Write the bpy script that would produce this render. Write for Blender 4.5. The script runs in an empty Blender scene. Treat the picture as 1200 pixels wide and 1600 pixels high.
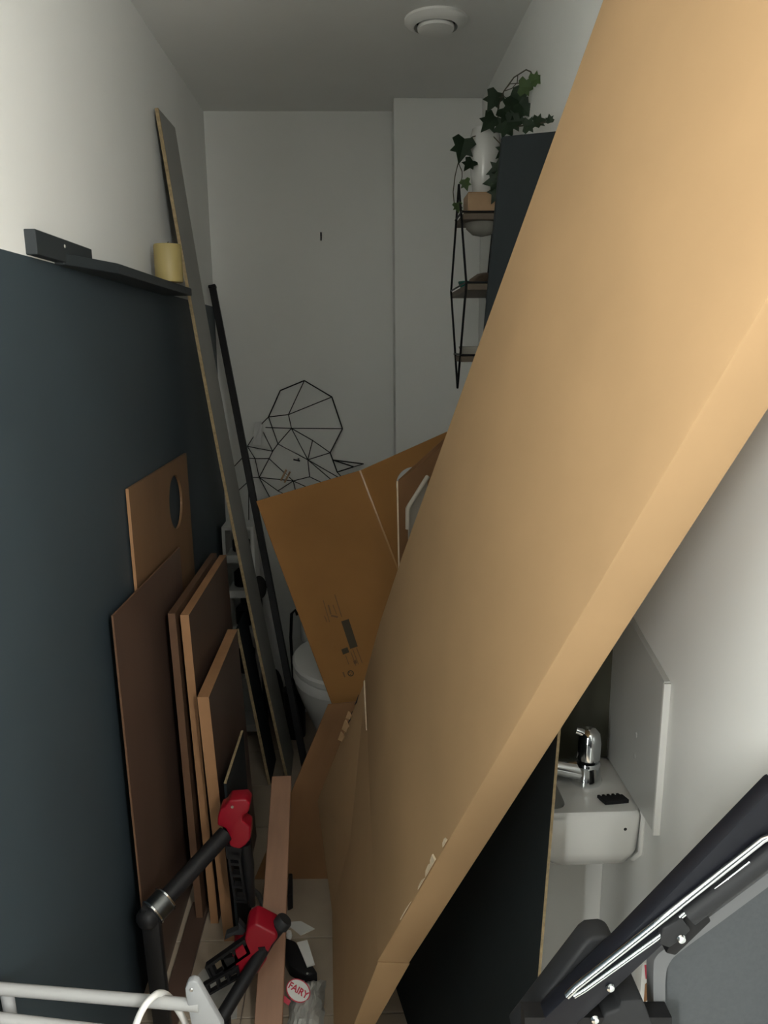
import bpy, bmesh, math, random
from mathutils import Vector, Matrix
V = Vector
random.seed(7)
C = bpy.context.scene.collection
sc = bpy.context.scene

# ------------------------------------------------------------------ camera
H = 1.52
FPX = 1190.0
DX = V((0.9994, 0.0158, -0.0302)); DY = V((-0.0328, 0.2126, -0.9766))
DX.normalize(); DY = (DY - DX * DY.dot(DX)).normalized()
DZ = DX.cross(DY)
cam = bpy.data.cameras.new('camera'); co = bpy.data.objects.new('camera', cam); C.objects.link(co)
cam.sensor_fit = 'VERTICAL'; cam.sensor_height = 36.0; cam.lens = 36.0 * FPX / 1600.0
cam.clip_start = 0.05
M = Matrix((DX, DY, DZ)).to_4x4()       # rows are the room axes seen from the camera
M.translation = V((0, 0, H)); co.matrix_world = M
sc.camera = co

# ------------------------------------------------------------------ world, light, exposure
sc.view_settings.view_transform = 'Standard'; sc.view_settings.look = 'None'
sc.view_settings.exposure = 0.0; sc.view_settings.gamma = 1.0; sc.view_settings.use_curve_mapping = False
w = bpy.data.worlds.new('world'); sc.world = w; w.use_nodes = True
w.node_tree.nodes['Background'].inputs[0].default_value = (0.95, 1.0, 0.98, 1)
w.node_tree.nodes['Background'].inputs[1].default_value = 0.16
def area(name, loc, target, sx, sy, power, col):
    l = bpy.data.lights.new(name, 'AREA'); l.shape = 'RECTANGLE'; l.size = sx; l.size_y = sy; l.energy = power; l.color = col
    o = bpy.data.objects.new(name, l); C.objects.link(o); o.location = loc
    o.rotation_euler = (V(target) - V(loc)).to_track_quat('-Z', 'Y').to_euler()
    return o
area('hallway_daylight_right', (0.71, -0.60, 1.90), (-0.54, 1.3, 2.15), 0.50, 0.9, 205.0, (1.0, 0.99, 0.95))
area('hallway_daylight_left', (-0.89, -0.56, 1.12), (0.44, 1.0, 0.85), 0.60, 1.1, 120.0, (0.98, 1.0, 0.97))

# ------------------------------------------------------------------ helpers
def ray(x, y):
    r = V((x - 600, 800 - y, -FPX)); return V((r.dot(DX), r.dot(DY), r.dot(DZ)))
def at(x, y, Y):
    r = ray(x, y); return r * (Y / r.y) + V((0, 0, H))
def atx(x, y, X):
    r = ray(x, y); return r * (X / r.x) + V((0, 0, H))
def atz(x, y, Z):
    r = ray(x, y); return r * ((Z - H) / r.z) + V((0, 0, H))
def atp(x, y, p, n):
    r = ray(x, y); o = V((0, 0, H)); return o + r * ((V(p) - o).dot(n) / r.dot(n))

MATS = {}
def mat(name, col, rough=0.6, metal=0.0, var=0.0, scale=8.0, bump=0.0, stretch=None, spec=0.5, col2=None, coat=0.0, trans=0.0, alpha=1.0):
    if name in MATS: return MATS[name]
    m = bpy.data.materials.new(name); m.use_nodes = True
    nt = m.node_tree; b = nt.nodes['Principled BSDF']
    b.inputs['Roughness'].default_value = rough; b.inputs['Metallic'].default_value = metal
    b.inputs['Specular IOR Level'].default_value = spec
    b.inputs['Coat Weight'].default_value = coat
    b.inputs['Transmission Weight'].default_value = trans
    b.inputs['Alpha'].default_value = alpha
    b.inputs['Base Color'].default_value = (*col, 1)
    if var > 0 or bump > 0 or col2:
        tc = nt.nodes.new('ShaderNodeTexCoord'); mp = nt.nodes.new('ShaderNodeMapping')
        nt.links.new(tc.outputs['Object'], mp.inputs[0])
        if stretch: mp.inputs['Scale'].default_value = stretch
        n = nt.nodes.new('ShaderNodeTexNoise'); n.inputs['Scale'].default_value = scale; n.inputs['Detail'].default_value = 6
        nt.links.new(mp.outputs[0], n.inputs['Vector'])
        if var > 0 or col2:
            r = nt.nodes.new('ShaderNodeValToRGB')
            c2 = col2 or tuple(min(1, c * (1 + var)) for c in col)
            c1 = col if col2 else tuple(c * (1 - var) for c in col)
            r.color_ramp.elements[0].color = (*c1, 1); r.color_ramp.elements[0].position = .3
            r.color_ramp.elements[1].color = (*c2, 1); r.color_ramp.elements[1].position = .7
            nt.links.new(n.outputs[0], r.inputs[0]); nt.links.new(r.outputs[0], b.inputs['Base Color'])
        if bump > 0:
            bp = nt.nodes.new('ShaderNodeBump'); bp.inputs['Strength'].default_value = bump; bp.inputs['Distance'].default_value = .002
            nt.links.new(n.outputs[0], bp.inputs['Height']); nt.links.new(bp.outputs[0], b.inputs['Normal'])
    MATS[name] = m; return m

WHITE = mat('white_paint', (.78, .785, .755), .75, var=.02, scale=3, bump=.08)
LEDGE = mat('ledge_paint', (.020, .026, .029), .55, var=.06, scale=6, bump=.05)
CEIL = mat('ceiling_paint', (.80, .805, .78), .85, var=.02, scale=3)
SLATE = mat('slate_paint', (.034, .050, .060), .6, var=.06, scale=4, bump=.05)
TILE = mat('beige_tile', (.40, .33, .25), .45, var=.10, scale=7)
GROUT = mat('grout', (.20, .17, .14), .9)
CARD = mat('kraft_card', (.44, .282, .145), .72, var=.05, scale=5, bump=.05, spec=.25)
CARDL = mat('kraft_torn', (.74, .60, .42), .9, var=.1, scale=60)
CARDB = mat('brown_card', (.33, .16, .048), .75, var=.06, scale=6, bump=.05, spec=.25)
CARDD = mat('dark_brown_card', (.27, .14, .065), .8, var=.07, scale=6, spec=.2)
INK = mat('printing_ink', (.05, .035, .015), .7)
INK2 = mat('faded_ink', (.16, .085, .03), .7)
TAPE = mat('clear_tape', (.44, .25, .10), .2, spec=.5)
CHIP = mat('chipboard_edge', (.31, .235, .13), .9, var=.28, scale=120, bump=.3)
GREYM = mat('grey_melamine', (.24, .238, .22), .5, var=.04, scale=5)
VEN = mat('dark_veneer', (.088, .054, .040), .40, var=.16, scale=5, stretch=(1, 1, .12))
VEN2 = mat('brown_veneer', (.13, .070, .040), .4, var=.15, scale=6, stretch=(1, 1, .12))
BEECH = mat('beech_edge', (.34, .18, .085), .5, var=.12, scale=12, stretch=(1, 1, .1))
PLY = mat('plywood_face', (.19, .105, .05), .55, var=.12, scale=7, stretch=(1, 1, .15))
PINE = mat('batten_wood', (.29, .155, .092), .55, var=.14, scale=10, stretch=(3, .2, 1))
BLACK = mat('black_plastic', (.010, .010, .011), .5, spec=.3)
BLACKB = mat('black_board', (.016, .021, .023), .75, var=.1, scale=5, spec=.2)
BLACKM = mat('black_metal', (.008, .008, .009), .5, spec=.3)
SOFTB = mat('charcoal_plastic', (.024, .025, .027), .55, spec=.3)
RED = mat('red_plastic', (.27, .004, .015), .38)
CHROME = mat('chrome', (.82, .85, .86), .12, metal=1.0)
STEEL = mat('brushed_steel', (.62, .62, .60), .32, metal=1.0)
RODG = mat('grey_enamel', (.40, .40, .39), .4)
SILVER = mat('silver_plastic', (.33, .34, .345), .4)
CERAM = mat('white_ceramic', (.74, .74, .71), .18, coat=.3)
WPLAS = mat('white_plastic', (.78, .78, .75), .35)
WAX = mat('candle_wax', (.37, .295, .115), .5, var=.05, scale=12)
SHELFW = mat('shelf_wood', (.13, .10, .072), .6, var=.2, scale=10, stretch=(1, .2, 1))
BLOCKW = mat('pale_wood_block', (.42, .27, .15), .6, var=.15, scale=10)
LEAF = mat('ivy_leaf', (.030, .060, .028), .5, var=.25, scale=20)
LEAF2 = mat('ivy_leaf_young', (.10, .17, .055), .5, var=.2, scale=20)
STEM = mat('ivy_stem', (.07, .065, .035), .7)
TEAL = mat('teal_glaze', (.01, .13, .095), .25)
STONE = mat('driftwood', (.20, .145, .10), .8, var=.25, scale=15)
GREYB = mat('grey_clay', (.27, .26, .23), .8, var=.1, scale=15)
GREYF = mat('grey_fabric', (.082, .090, .096), .85, var=.05, scale=200, bump=.2)
GREYP = mat('grey_rubber', (.17, .175, .18), .7)
OLIVE = mat('smoked_glass', (.085, .085, .06), .12)
BAG = mat('grey_film', (.42, .42, .39), .3, var=.25, scale=14, bump=.6)
PAPER = mat('white_paper', (.74, .74, .70), .8)
LRED = mat('label_red', (.50, .02, .05), .5)
GLASSP = mat('pale_glass', (.45, .43, .37), .15)
DARK = mat('dark_cloth', (.016, .015, .014), .9)

class B:
    """collects shapes into one bmesh (world coordinates)"""
    def __init__(s): s.bm = bmesh.new()
    def poly(s, pts, th):
        """prism: polygon pts extruded by the vector th"""
        th = V(th); n = len(pts)
        a = [s.bm.verts.new(V(p)) for p in pts]; b = [s.bm.verts.new(V(p) + th) for p in pts]
        s.bm.faces.new(a); s.bm.faces.new(b[::-1])
        for i in range(n): s.bm.faces.new((a[i], b[i], b[(i + 1) % n], a[(i + 1) % n]))
        return s
    def box(s, o, a, b, c):
        o = V(o); a = V(a); b = V(b)
        return s.poly([o, o + a, o + a + b, o + b], c)
    def cbox(s, lo, hi):
        lo = V(lo); hi = V(hi); d = hi - lo
        return s.box(lo, (d.x, 0, 0), (0, d.y, 0), (0, 0, d.z))
    def tube(s, pts, r, n=8, cap=True, flat=None):
        pts = [V(p) for p in pts]; rings = []; prev = None
        for i, p in enumerate(pts):
            t = (pts[min(i + 1, len(pts) - 1)] - pts[max(i - 1, 0)]).normalized()
            if prev is None:
                u = t.orthogonal().normalized()
            else:
                u = (prev - t * prev.dot(t)).normalized()
            prev = u; v = t.cross(u)
            rr = r[i] if isinstance(r, (list, tuple)) else r
            rings.append([s.bm.verts.new(p + (u * math.cos(k * 2 * math.pi / n) + v * math.sin(k * 2 * math.pi / n)) * rr) for k in range(n)])
        for a, b in zip(rings, rings[1:]):
            for k in range(n): s.bm.faces.new((a[k], a[(k + 1) % n], b[(k + 1) % n], b[k]))
        if cap: s.bm.faces.new(rings[0][::-1]); s.bm.faces.new(rings[-1])
        return s
    def lathe(s, c, prof, axis=(0, 0, 1), n=32, sx=1.0, sy=1.0, caps=True):
        c = V(c); ax = V(axis).normalized()
        u = V((1, 0, 0)) if abs(ax.x) < .9 else V((0, 1, 0))
        u = (u - ax * u.dot(ax)).normalized(); v = ax.cross(u); rings = []
        for r, h in prof:
            rings.append([s.bm.verts.new(c + ax * h + u * (r * sx * math.cos(k * 2 * math.pi / n)) + v * (r * sy * math.sin(k * 2 * math.pi / n))) for k in range(n)])
        for a, b in zip(rings, rings[1:]):
            for k in range(n): s.bm.faces.new((a[k], a[(k + 1) % n], b[(k + 1) % n], b[k]))
        if caps: s.bm.faces.new(rings[0][::-1]); s.bm.faces.new(rings[-1])
        return s
    def blob(s, c, rx, ry, rz, rot=None, sub=3):
        m = Matrix.Translation(V(c)) @ (rot.to_4x4() if rot else Matrix.Identity(4)) @ Matrix.Diagonal((rx, ry, rz, 1))
        bmesh.ops.create_icosphere(s.bm, subdivisions=sub, radius=1, matrix=m); return s
    def bevel(s, w, seg=2, ang=25):
        s.bm.normal_update()
        es = [e for e in s.bm.edges if len(e.link_faces) == 2 and math.degrees(e.calc_face_angle(0)) > ang]
        bmesh.ops.bevel(s.bm, geom=es, offset=w, segments=seg, affect='EDGES', profile=.5, clamp_overlap=True); return s

def obj(name, b, m, parent=None, smooth=False, loc=None):
    bm = b.bm
    bmesh.ops.recalc_face_normals(bm, faces=bm.faces)
    if parent is not None:
        p = parent; off = V((0, 0, 0))
        while p is not None: off += p.location; p = p.parent
        org = V((0, 0, 0))
    else:
        xs = [v.co for v in bm.verts]
        lo = V((min(v.x for v in xs), min(v.y for v in xs), min(v.z for v in xs))); hi = V((max(v.x for v in xs), max(v.y for v in xs), max(v.z for v in xs)))
        org = V(((lo.x + hi.x) / 2, (lo.y + hi.y) / 2, lo.z)); off = org
    for v in bm.verts: v.co -= off
    me = bpy.data.meshes.new(name); bm.to_mesh(me); bm.free()
    ms = m if isinstance(m, (list, tuple)) else [m]
    for x in ms: me.materials.append(x)
    if smooth:
        me.polygons.foreach_set('use_smooth', [True] * len(me.polygons))
        try: me.set_sharp_from_angle(angle=math.radians(40))
        except Exception: pass
    o = bpy.data.objects.new(name, me); C.objects.link(o); o.location = org
    if parent is not None: o.parent = parent
    return o
def tag(o, label, cat, group=None):
    o['label'] = label; o['category'] = cat
    if group: o['group'] = group
    return o
def thing(name, loc, label, cat, group=None):
    o = bpy.data.objects.new(name, None); C.objects.link(o); o.location = V(loc); o.empty_display_size = .05
    return tag(o, label, cat, group)
def struct(name, b, m, parent=None):
    o = obj(name, b, m, parent)
    if parent is None: o['kind'] = 'structure'
    return o

# ------------------------------------------------------------------ room shell
XL, XR, YB, YN, ZC, DADO = -.543, .441, 3.0, -.35, 2.35, 1.67
fl = struct('floor', B().cbox((XL - .1, YN, -.08), (XR + .1, YB + .1, -.004)), GROUT)
tw, tj = .246, .003
ty = 1.486 - 8 * .24
tm = None
while ty < YB - .01:
    y0, y1 = max(ty, YN), min(ty + .24, YB)
    for i in range(4):
        x0 = XL + i * tw
        t = obj('tile', B().cbox((x0 + tj / 2, y0 + tj / 2, -.010), (x0 + tw - tj / 2, y1 - tj / 2, 0)).bevel(.0012, 1), TILE, fl)
    ty += .24
struct('ceiling', B().cbox((XL - .1, YN, ZC), (XR + .1, YB + .1, ZC + .08)), CEIL)
wl = struct('wall_left', B().cbox((XL - .1, YN, DADO), (XL, YB + .1, ZC)), WHITE)
struct('dado', B().cbox((XL - .1, YN, -.08), (XL, YB + .1, DADO)), SLATE, wl)
struct('wall_right', B().cbox((XR, YN, -.08), (XR + .1, YB + .1, ZC)), WHITE)
struct('wall_back', B().cbox((XL, YB, -.08), (XR, YB + .1, ZC)), WHITE)
struct('trim_1', B().cbox((.134, 2.845, 0), (XR, YB, ZC)).bevel(.003, 2), WHITE)           # boxed pipe chase in the back corner
struct('trim_2', B().cbox((.268, 1.232, 0), (XR, 1.44, 1.18)).bevel(.003, 2), WHITE)       # half-height boxing behind the basin

wf = B().cbox((XL, YN, 0), (-.47, -.15, 2.18)); wf.cbox((.41, YN, 0), (XR, -.15, 2.18)); wf.cbox((XL, YN, 2.18), (XR, -.15, ZC))
struct('wall_front', wf, WHITE)                                    # the doorway the picture is taken from

# ceiling vent
v = thing('ceiling_vent', (.215, 2.205, ZC), 'round white air vent valve set in the ceiling', 'vent')
cz = V((.215, 2.205, ZC))
obj('outer_ring', B().lathe(cz, [(.082, 0), (.082, -.006), (.076, -.012), (.060, -.020), (.057, -.020), (.055, -.006), (.055, 0)], n=48), WPLAS, v, True)
obj('centre_disc', B().lathe(cz, [(.010, -.004), (.046, -.013), (.049, -.020), (.047, -.026), (.010, -.030)], n=48), WPLAS, v, True)
obj('throat', B().lathe(cz, [(.0551, -.0015), (.0551, -.003)], n=40), DARK, v)

# picture ledge on the left wall
lg = thing('wall_ledge', (-.50, 1.85, 1.66), 'dark slate painted picture ledge along the top of the dado on left wall', 'shelf')
nrl = obj('near_rail', B().cbox((XL, 1.33, 1.672), (-.524, 1.60, 1.712)).bevel(.001, 1), LEDGE, lg)
lb = B().poly([(XL, 1.45, 1.668), (-.526, 1.45, 1.668), (-.480, 1.62, 1.667), (-.470, 2.26, 1.664), (XL, 2.26, 1.664)], (0, 0, .020)).bevel(.001, 1)
obj('ledge_board', lb, LEDGE, lg)
obj('screw_head', B().lathe((-.524, 1.455, 1.700), [(.0035, 0), (.0025, .0015)], axis=(1, 0, 0), n=10), STEEL, nrl)
# candle
cd = thing('pillar_candle', (-.482, 2.055, 1.685), 'short yellow pillar candle standing on the dark ledge', 'candle')
obj('wax', B().lathe((-.482, 2.055, 1.685), [(.0335, 0), (.035, .004), (.035, .088), (.033, .092), (.028, .090), (.012, .087)], n=40), WAX, cd, True)
obj('wick', B().tube([(-.482, 2.055, 1.770), (-.482, 2.055, 1.779), (-.479, 2.056, 1.784)], .0013, 6), DARK, cd)

# ------------------------------------------------------------------ big carton (the leaning flat box)
F0 = V((-.141, 1.910, .295)); d = V((-.245, .422, -.873)).normalized()
wv = V((.029, -.897, -.442)); wv = (wv - d * wv.dot(d)).normalized(); tv = wv.cross(d).normalized()
if tv.x < 0: tv = -tv
W, T, L = .642, .058, 2.02
bc = thing('flat_carton', (F0.x, F0.y - .3, 0), 'huge long flat brown cardboard carton leaning diagonally across the room', 'box')
def cp(a, bb, c=0.0): return F0 - d * a + wv * (W * bb) + tv * c
aF = .52        # crease start on the far long edge
aA = .56                                              # crease end on the near long edge
body = B(); bm = body.bm
fv = [bm.verts.new(p) for p in (cp(aF, 0, .016), cp(aA, 1), cp(aF + .2, 0, .004), cp(aA + .2, 1), cp(aF + .4, 0), cp(aA + .4, 1), cp(L, 0), cp(L, 1))]
kv = [bm.verts.new(p) for p in (cp(aF, 0, T), cp(aA, 1, T), cp(aF + .2, 0, T), cp(aA + .2, 1, T), cp(aF + .4, 0, T), cp(aA + .4, 1, T), cp(L, 0, T), cp(L, 1, T))]
for i in (0, 2, 4):
    bm.faces.new((fv[i], fv[i + 1], fv[i + 3], fv[i + 2])); bm.faces.new((kv[i], kv[i + 2], kv[i + 3], kv[i + 1]))
    bm.faces.new((fv[i], fv[i + 2], kv[i + 2], kv[i])); bm.faces.new((fv[i + 1], kv[i + 1], kv[i + 3], fv[i + 3]))
bm.faces.new((fv[0], kv[0], kv[1], fv[1])); bm.faces.new((fv[6], fv[7], kv[7], kv[6]))
bmesh.ops.recalc_face_normals(bm, faces=bm.faces); body.bevel(.004, 2, 40)
obj('main_panel', body, CARD, bc, True)
endp = B()
e0 = .004
bm = endp.bm
fr = [cp(aF - .001, 0, .020), cp(aA - .001, 1, e0 * .5), cp(-.02, 1, .052), cp(.12, .45, .05), cp(-.03, -.01, .014)]
bk = [cp(aF - .001, 0, T), cp(aA - .001, 1, T), cp(-.01, 1, T + .02), cp(-.01, .45, T + .032), cp(-.01, 0, T + .024)]
fr[3] = cp(-.04, .45, .055)
endp.poly([fr[0], fr[1], fr[2], fr[3], fr[4]], (0, 0, 0)) if False else None
va = [bm.verts.new(p) for p in fr]; vb = [bm.verts.new(p) for p in bk]
mid = bm.verts.new(cp(.24, .40, .038))
for i, j in ((0, 1), (1, 2), (2, 3), (3, 4), (4, 0)): bm.faces.new((va[i], va[j], mid))
for i in range(5):
    j = (i + 1) % 5; bm.faces.new((va[i], vb[i], vb[j], va[j]))
bm.faces.new(vb[::-1])
obj('end_flap', endp, CARD, bc)
# raw cut edge along the crease
ce = B()
cpts = [cp(aF + (aA - aF) * q, q, .0150 - .0165 * q) for q in (.01, .08, .16, .24)]
for i, (p, q) in enumerate(zip(cpts, cpts[1:])):
    w0, w1 = (.006, .008, .006, .001)[i], (.006, .008, .006, .001)[i + 1]
    ce.poly([p, q, q - d * -w1, p - d * -w0], tv * .003)
o = obj('cut_edge', ce, CARDL, bc); o['label'] = 'pale torn corrugated edge'
# scuffed corner of the near long edge, and two torn tabs at the far edge
for a, s_, ln in ((.86, .010, .030), (.885, .014, .024), (.945, .008, .018), (.82, .005, .035), (.72, .003, .06)):
    p = cp(a, 1, -.001); sf = B()
    sf.poly([p - wv * .001, p - d * ln - wv * .001, p - d * ln * .6 - wv * s_, p - d * ln * .15 - wv * s_ * .8], -tv * .0025 + wv * .002)
    o = obj('scuff', sf, CARDL, bc); o['label'] = 'pale scuffed tear on the long edge'
for a, ln, s_ in ((.27, .035, .010), (.315, .04, .013), (.36, .03, .008)):
    p = cp(a, 0, .006); tb = B()
    tb.poly([p, p - d * ln, p - d * ln * .8 + wv * s_ + tv * .01, p - d * .01 + wv * s_ * 1.2 + tv * .008], tv * .003)
    o = obj('torn_tab', tb, CARD, bc); o['label'] = 'ragged torn cardboard tabs at the far edge'
for a, ln in ((.345, .05), (.42, .04)):
    p = cp(a, .004, .016); dg = B()
    dg.poly([p, p - d * ln * .5 + wv * .009, p - d * ln, p - d * ln * .5 + wv * .002], -tv * .0012)
    o = obj('tear_slit', dg, DARK, bc); o['label'] = 'dark slit where the card has torn'

# ------------------------------------------------------------------ printed, opened carton behind it
sn = V((0.02, -1, .32)).normalized()
sp0 = V((-.09, 2.10, .40))
S = lambda x, y: atp(x, y, sp0, sn)
TL, CR, BL = S(400, 783), S(562, 735), S(522, 1110)
ux = (CR - TL).normalized(); uy = (BL - TL).normalized()
hgt = (BL - TL).length; wdt = (CR - TL).length
pc = thing('opened_carton', (BL.x, BL.y - .1, 0), 'opened orange-brown cardboard carton with dark printing, tilted in front of the toilet', 'box')
TH = sn * -.006
obj('printed_panel', B().poly([TL, CR, CR + uy * hgt, TL + uy * hgt], TH).bevel(.0012, 1), CARDB, pc)
# second panel beyond the taped fold, turned slightly away
rx = (S(674, 690) - CR).normalized() * .40; rx = (rx + V((0, .10, 0)))
P2_ = CR + rx; P5_ = CR + ux * .003 + uy * hgt
P3_ = P2_ + uy * max(0, (.415 - P2_.x) / uy.x); P4_ = P5_ + rx * ((.415 - P5_.x) / rx.x)
obj('side_panel', B().poly([CR + ux * .003, P2_, P3_, P4_, P5_], TH).bevel(.0012, 1), CARDB, pc)
o = obj('tape_strip', B().poly([CR - ux * .002 + sn * .0005, CR + ux * .003 + sn * .0005, CR + ux * .003 + uy * .36 + sn * .0005, CR - ux * .002 + uy * .36 + sn * .0005], sn * .0006), TAPE, pc); o['label'] = 'glossy clear tape along the fold'
fpts = [V((-.328, 1.958, 0)), V((.03, 1.945, 0)), V((.03, 2.075, .5)), V((-.105, 2.060, .497))]
obj('lower_flap', B().poly(fpts, (0, .006, 0)).bevel(.001, 1), CARDD, pc)
# print: dark panels, ruled lines, little symbols
def prect(b, x0, y0, x1, y1, wid):
    p, q = S(x0, y0), S(x1, y1); n = (q - p).normalized().cross(sn).normalized() * wid / 2
    b.poly([p - n, q - n, q + n, p + n], sn * .0008)
for q in ((539, 969, 553, 1012, .024), (538, 1013, 541, 1021, .020)):
    b1 = B(); prect(b1, *q); obj('printed_block', b1, INK, pc)
for x0, y0, x1, y1, wd in ((505, 938, 515, 972, .002), (523, 929, 534, 964, .0025), (513, 945, 517, 960, .004), (520, 945, 526, 960, .002), (517, 962, 528, 964, .005), (507, 962, 511, 972, .002),
                           (540, 1024, 545, 1038, .002), (551, 1014, 560, 1038, .002), (557, 1012, 566, 1036, .002), (548, 1018, 556, 1040, .002), (554, 1032, 556, 1037, .009), (536, 1050, 539, 1058, .004)):
    b2 = B(); prect(b2, x0, y0, x1, y1, wd); obj('printed_line', b2, INK2, pc)
b3 = B(); cc = S(548, 1052)
e1 = ux * .0085; e2 = uy * .0085
for k in range(14):
    a0, a1 = k * 2 * math.pi / 14, (k + 1) * 2 * math.pi / 14
    f = lambda a, r: cc + e1 * math.cos(a) * r + e2 * math.sin(a) * r
    b3.poly([f(a0, .78), f(a1, .78), f(a1, 1.1), f(a0, 1.1)], sn * .0008)
for k in range(3):
    a0 = k * 2.094; f = lambda a, r: cc + e1 * math.cos(a) * r + e2 * math.sin(a) * r
    b3.poly([f(a0, .2), f(a0 + .5, .6), f(a0 - .5, .6)], sn * .0008)
obj('printed_symbol', b3, INK, pc)

# upright folded card pieces and white things behind the big carton, right of the opened carton
fc = thing('folded_card', (.14, 2.0, 0), 'dark brown folded card sheet standing between the opened carton and the big carton', 'cardboard')
q0, q1 = at(622, 752, 2.0), at(692, 698, 2.08)
obj('card_sheet', B().poly([q0, q1, V((q1.x, q1.y, .42)), V((q0.x + .01, q0.y, .42))], (0, .005, 0)), CARDD, fc)
o = obj('cut_edge', B().poly([q0 + V((-.004, 0, 0)), q0, V((q0.x + .01, q0.y, .42)), V((q0.x + .006, q0.y, .42))], (0, .005, 0)), CARDL, fc); o['label'] = 'pale cut edge'
obj('back_fold', B().poly([q0 + V((.002, .012, .002)), q1 + V((.005, .02, .02)), V((q1.x, q1.y + .02, .42)), V((q0.x + .012, q0.y + .012, .42))], (0, .004, 0)), CARDD, fc)
obj('card_foot', B().cbox((.10, 2.000, 0), (.24, 2.080, .42)), CARDD, fc)
pd = at(620, 752, 2.12)
tag(obj('white_plate', B().lathe(pd + V((.050, 0, -.012)), [(.030, 0), (.050, .004), (.052, .007), (.049, .008), (.028, .004)], axis=(-.35, -1, .1), n=40), mat('dull_plastic', (.40, .40, .38), .5), None, True), 'round white plastic lid half hidden behind the folded card', 'lid')
hb = thing('white_tub', (.16, 1.86, .0), 'white plastic tub with a rolled rim peeking out behind the big carton', 'tub')
r0, r1 = at(637, 790, 1.86), at(668, 745, 1.92)
TUB = mat('cream_plastic', (.42, .38, .31), .5)
obj('tub_wall', B().poly([r0, r1, V((r1.x, r1.y, .55)), V((r0.x + .01, r0.y, .55))], (.0, .012, 0)).bevel(.003, 2), TUB, hb)
obj('rolled_rim', B().tube([r0 + V((0, 0, -.06)), r0 + V((0, -.003, -.006)), r0 + V((.004, -.003, 0)), r1], .006, 10), TUB, hb, True)
obj('tub_foot', B().cbox((.12, 1.865, 0), (.20, 1.92, .55)), TUB, hb)

# ------------------------------------------------------------------ black boards on the right
bb = thing('black_board', (.17, 1.15, 0), 'tall black hardboard sheet with thin brown edge standing behind the big carton by the basin', 'board')
bo = V((.209, .879, 0)); bu = V((-.2, .95, 0)).normalized(); bv = V((.073, .127, 1)); bn = bu.cross(bv).normalized()
if bn.x > 0: bn = -bn
obj('black_face', B().poly([bo, bo + bu * .70, bo + bu * .70 + bv * .98, bo + bv * .98], -bn * .004), BLACKB, bb)
o = obj('brown_edge', B().poly([bo - bu * .001, bo, bo + bv * .98, bo - bu * .001 + bv * .98], -bn * .0042), CHIP, bb); o['label'] = 'thin brown raw edge'
ub0, ub1, ub2 = at(785, 213, 1.62), at(757, 515, 1.60), at(878, 189, 1.60)
ud = (ub1 - ub0).normalized(); k = ub0.z / -ud.z
ubl = ub0 + ud * k; uw = V((.145, -.012, .01))
tag(obj('black_plank', B().poly([ub0, ub0 + uw, ubl + uw, ubl], (0, .016, 0)).bevel(.001, 1), BLACKB), 'tall black plank leaning against the right wall in front of the shelf', 'board')

# ------------------------------------------------------------------ basin, tap, splashbacks
sk = thing('hand_basin', (.34, 1.14, .67), 'small white ceramic hand basin fixed to the right wall', 'basin')
bs = B(); bm = bs.bm
def ring(x0, y0, x1, y1, z, r, n=5):
    pts = []
    for (cx, cy, a0) in ((x1 - r, y0 + r, -90), (x1 - r, y1 - r, 0), (x0 + r, y1 - r, 90), (x0 + r, y0 + r, 180)):
        for i in range(n): a = math.radians(a0 + 90 * i / (n - 1)); pts.append(bm.verts.new((cx + r * math.cos(a), cy + r * math.sin(a), z)))
    return pts
def loft(rings):
    for a, b in zip(rings, rings[1:]):
        for i in range(len(a)): j = (i + 1) % len(a); bm.faces.new((a[i], a[j], b[j], b[i]))
xl = .266; xr = XR - .001; y0, y1 = 1.062, 1.230
rs = [ring(xl + .06, y0 + .05, xr - .004, y1 - .004, .672, .02), ring(xl + .03, y0 + .022, xr - .003, y1 - .003, .688, .025), ring(xl + .008, y0 + .008, xr - .002, y1 - .002, .712, .02),
      ring(xl + .002, y0 + .004, xr - .002, y1 - .002, .722, .016), ring(xl, y0, xr, y1, .782, .014), ring(xl + .001, y0 + .001, xr, y1, .790, .013), ring(xl + .005, y0 + .005, xr - .004, y1 - .004, .795, .012),
      ring(xl + .010, y0 + .016, .322, y1 - .025, .795, .018), ring(xl + .012, y0 + .018, .319, y1 - .028, .790, .018), ring(xl + .016, y0 + .03, .313, y1 - .04, .735, .014), ring(xl + .02, y0 + .04, .305, y1 - .05, .730, .010)]
loft(rs); bm.faces.new(rs[0]); bm.faces.new(rs[-1])
obj('basin_bowl', bs, CERAM, sk, True)
obj('sealant_bead', B().tube([(xr - .001, y0 + .004, .795), (xr - .001, y0 - .001, .79), (xr - .001, y0 - .001, .725), (xr - .001, y0 + .03, .69)], .0045, 8), WPLAS, sk, True)
obj('chip_mark', B().lathe((.412, y0 + .0004, .766), [(.0028, 0), (.002, .0006)], axis=(0, -1, 0), n=8), DARK, sk)
tp = thing('basin_tap', (.375, 1.15, .795), 'chrome mixer tap with lever standing on the basin', 'tap')
tc_ = V((.375, 1.158, .795))
obj('tap_body', B().lathe(tc_, [(.0265, 0), (.027, .003), (.0245, .010), (.0225, .030), (.0230, .034), (.021, .038), (.010, .039)], n=36), CHROME, tp, True)
obj('spout', B().tube([tc_ + V((-.004, 0, .018)), tc_ + V((-.03, -.002, .024)), tc_ + V((-.06, -.004, .031)), tc_ + V((-.10, -.006, .035)), tc_ + V((-.108, -.006, .030))], [.0205, .0165, .0125, .011, .009], 16), CHROME, tp, True)
lcap = obj('lever_cap', B().lathe(tc_ + V((.002, 0, .041)), [(.014, 0), (.0200, .002), (.0205, .030), (.018, .046), (.010, .055), (.002, .057)], n=36), CHROME, tp, True)
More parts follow.
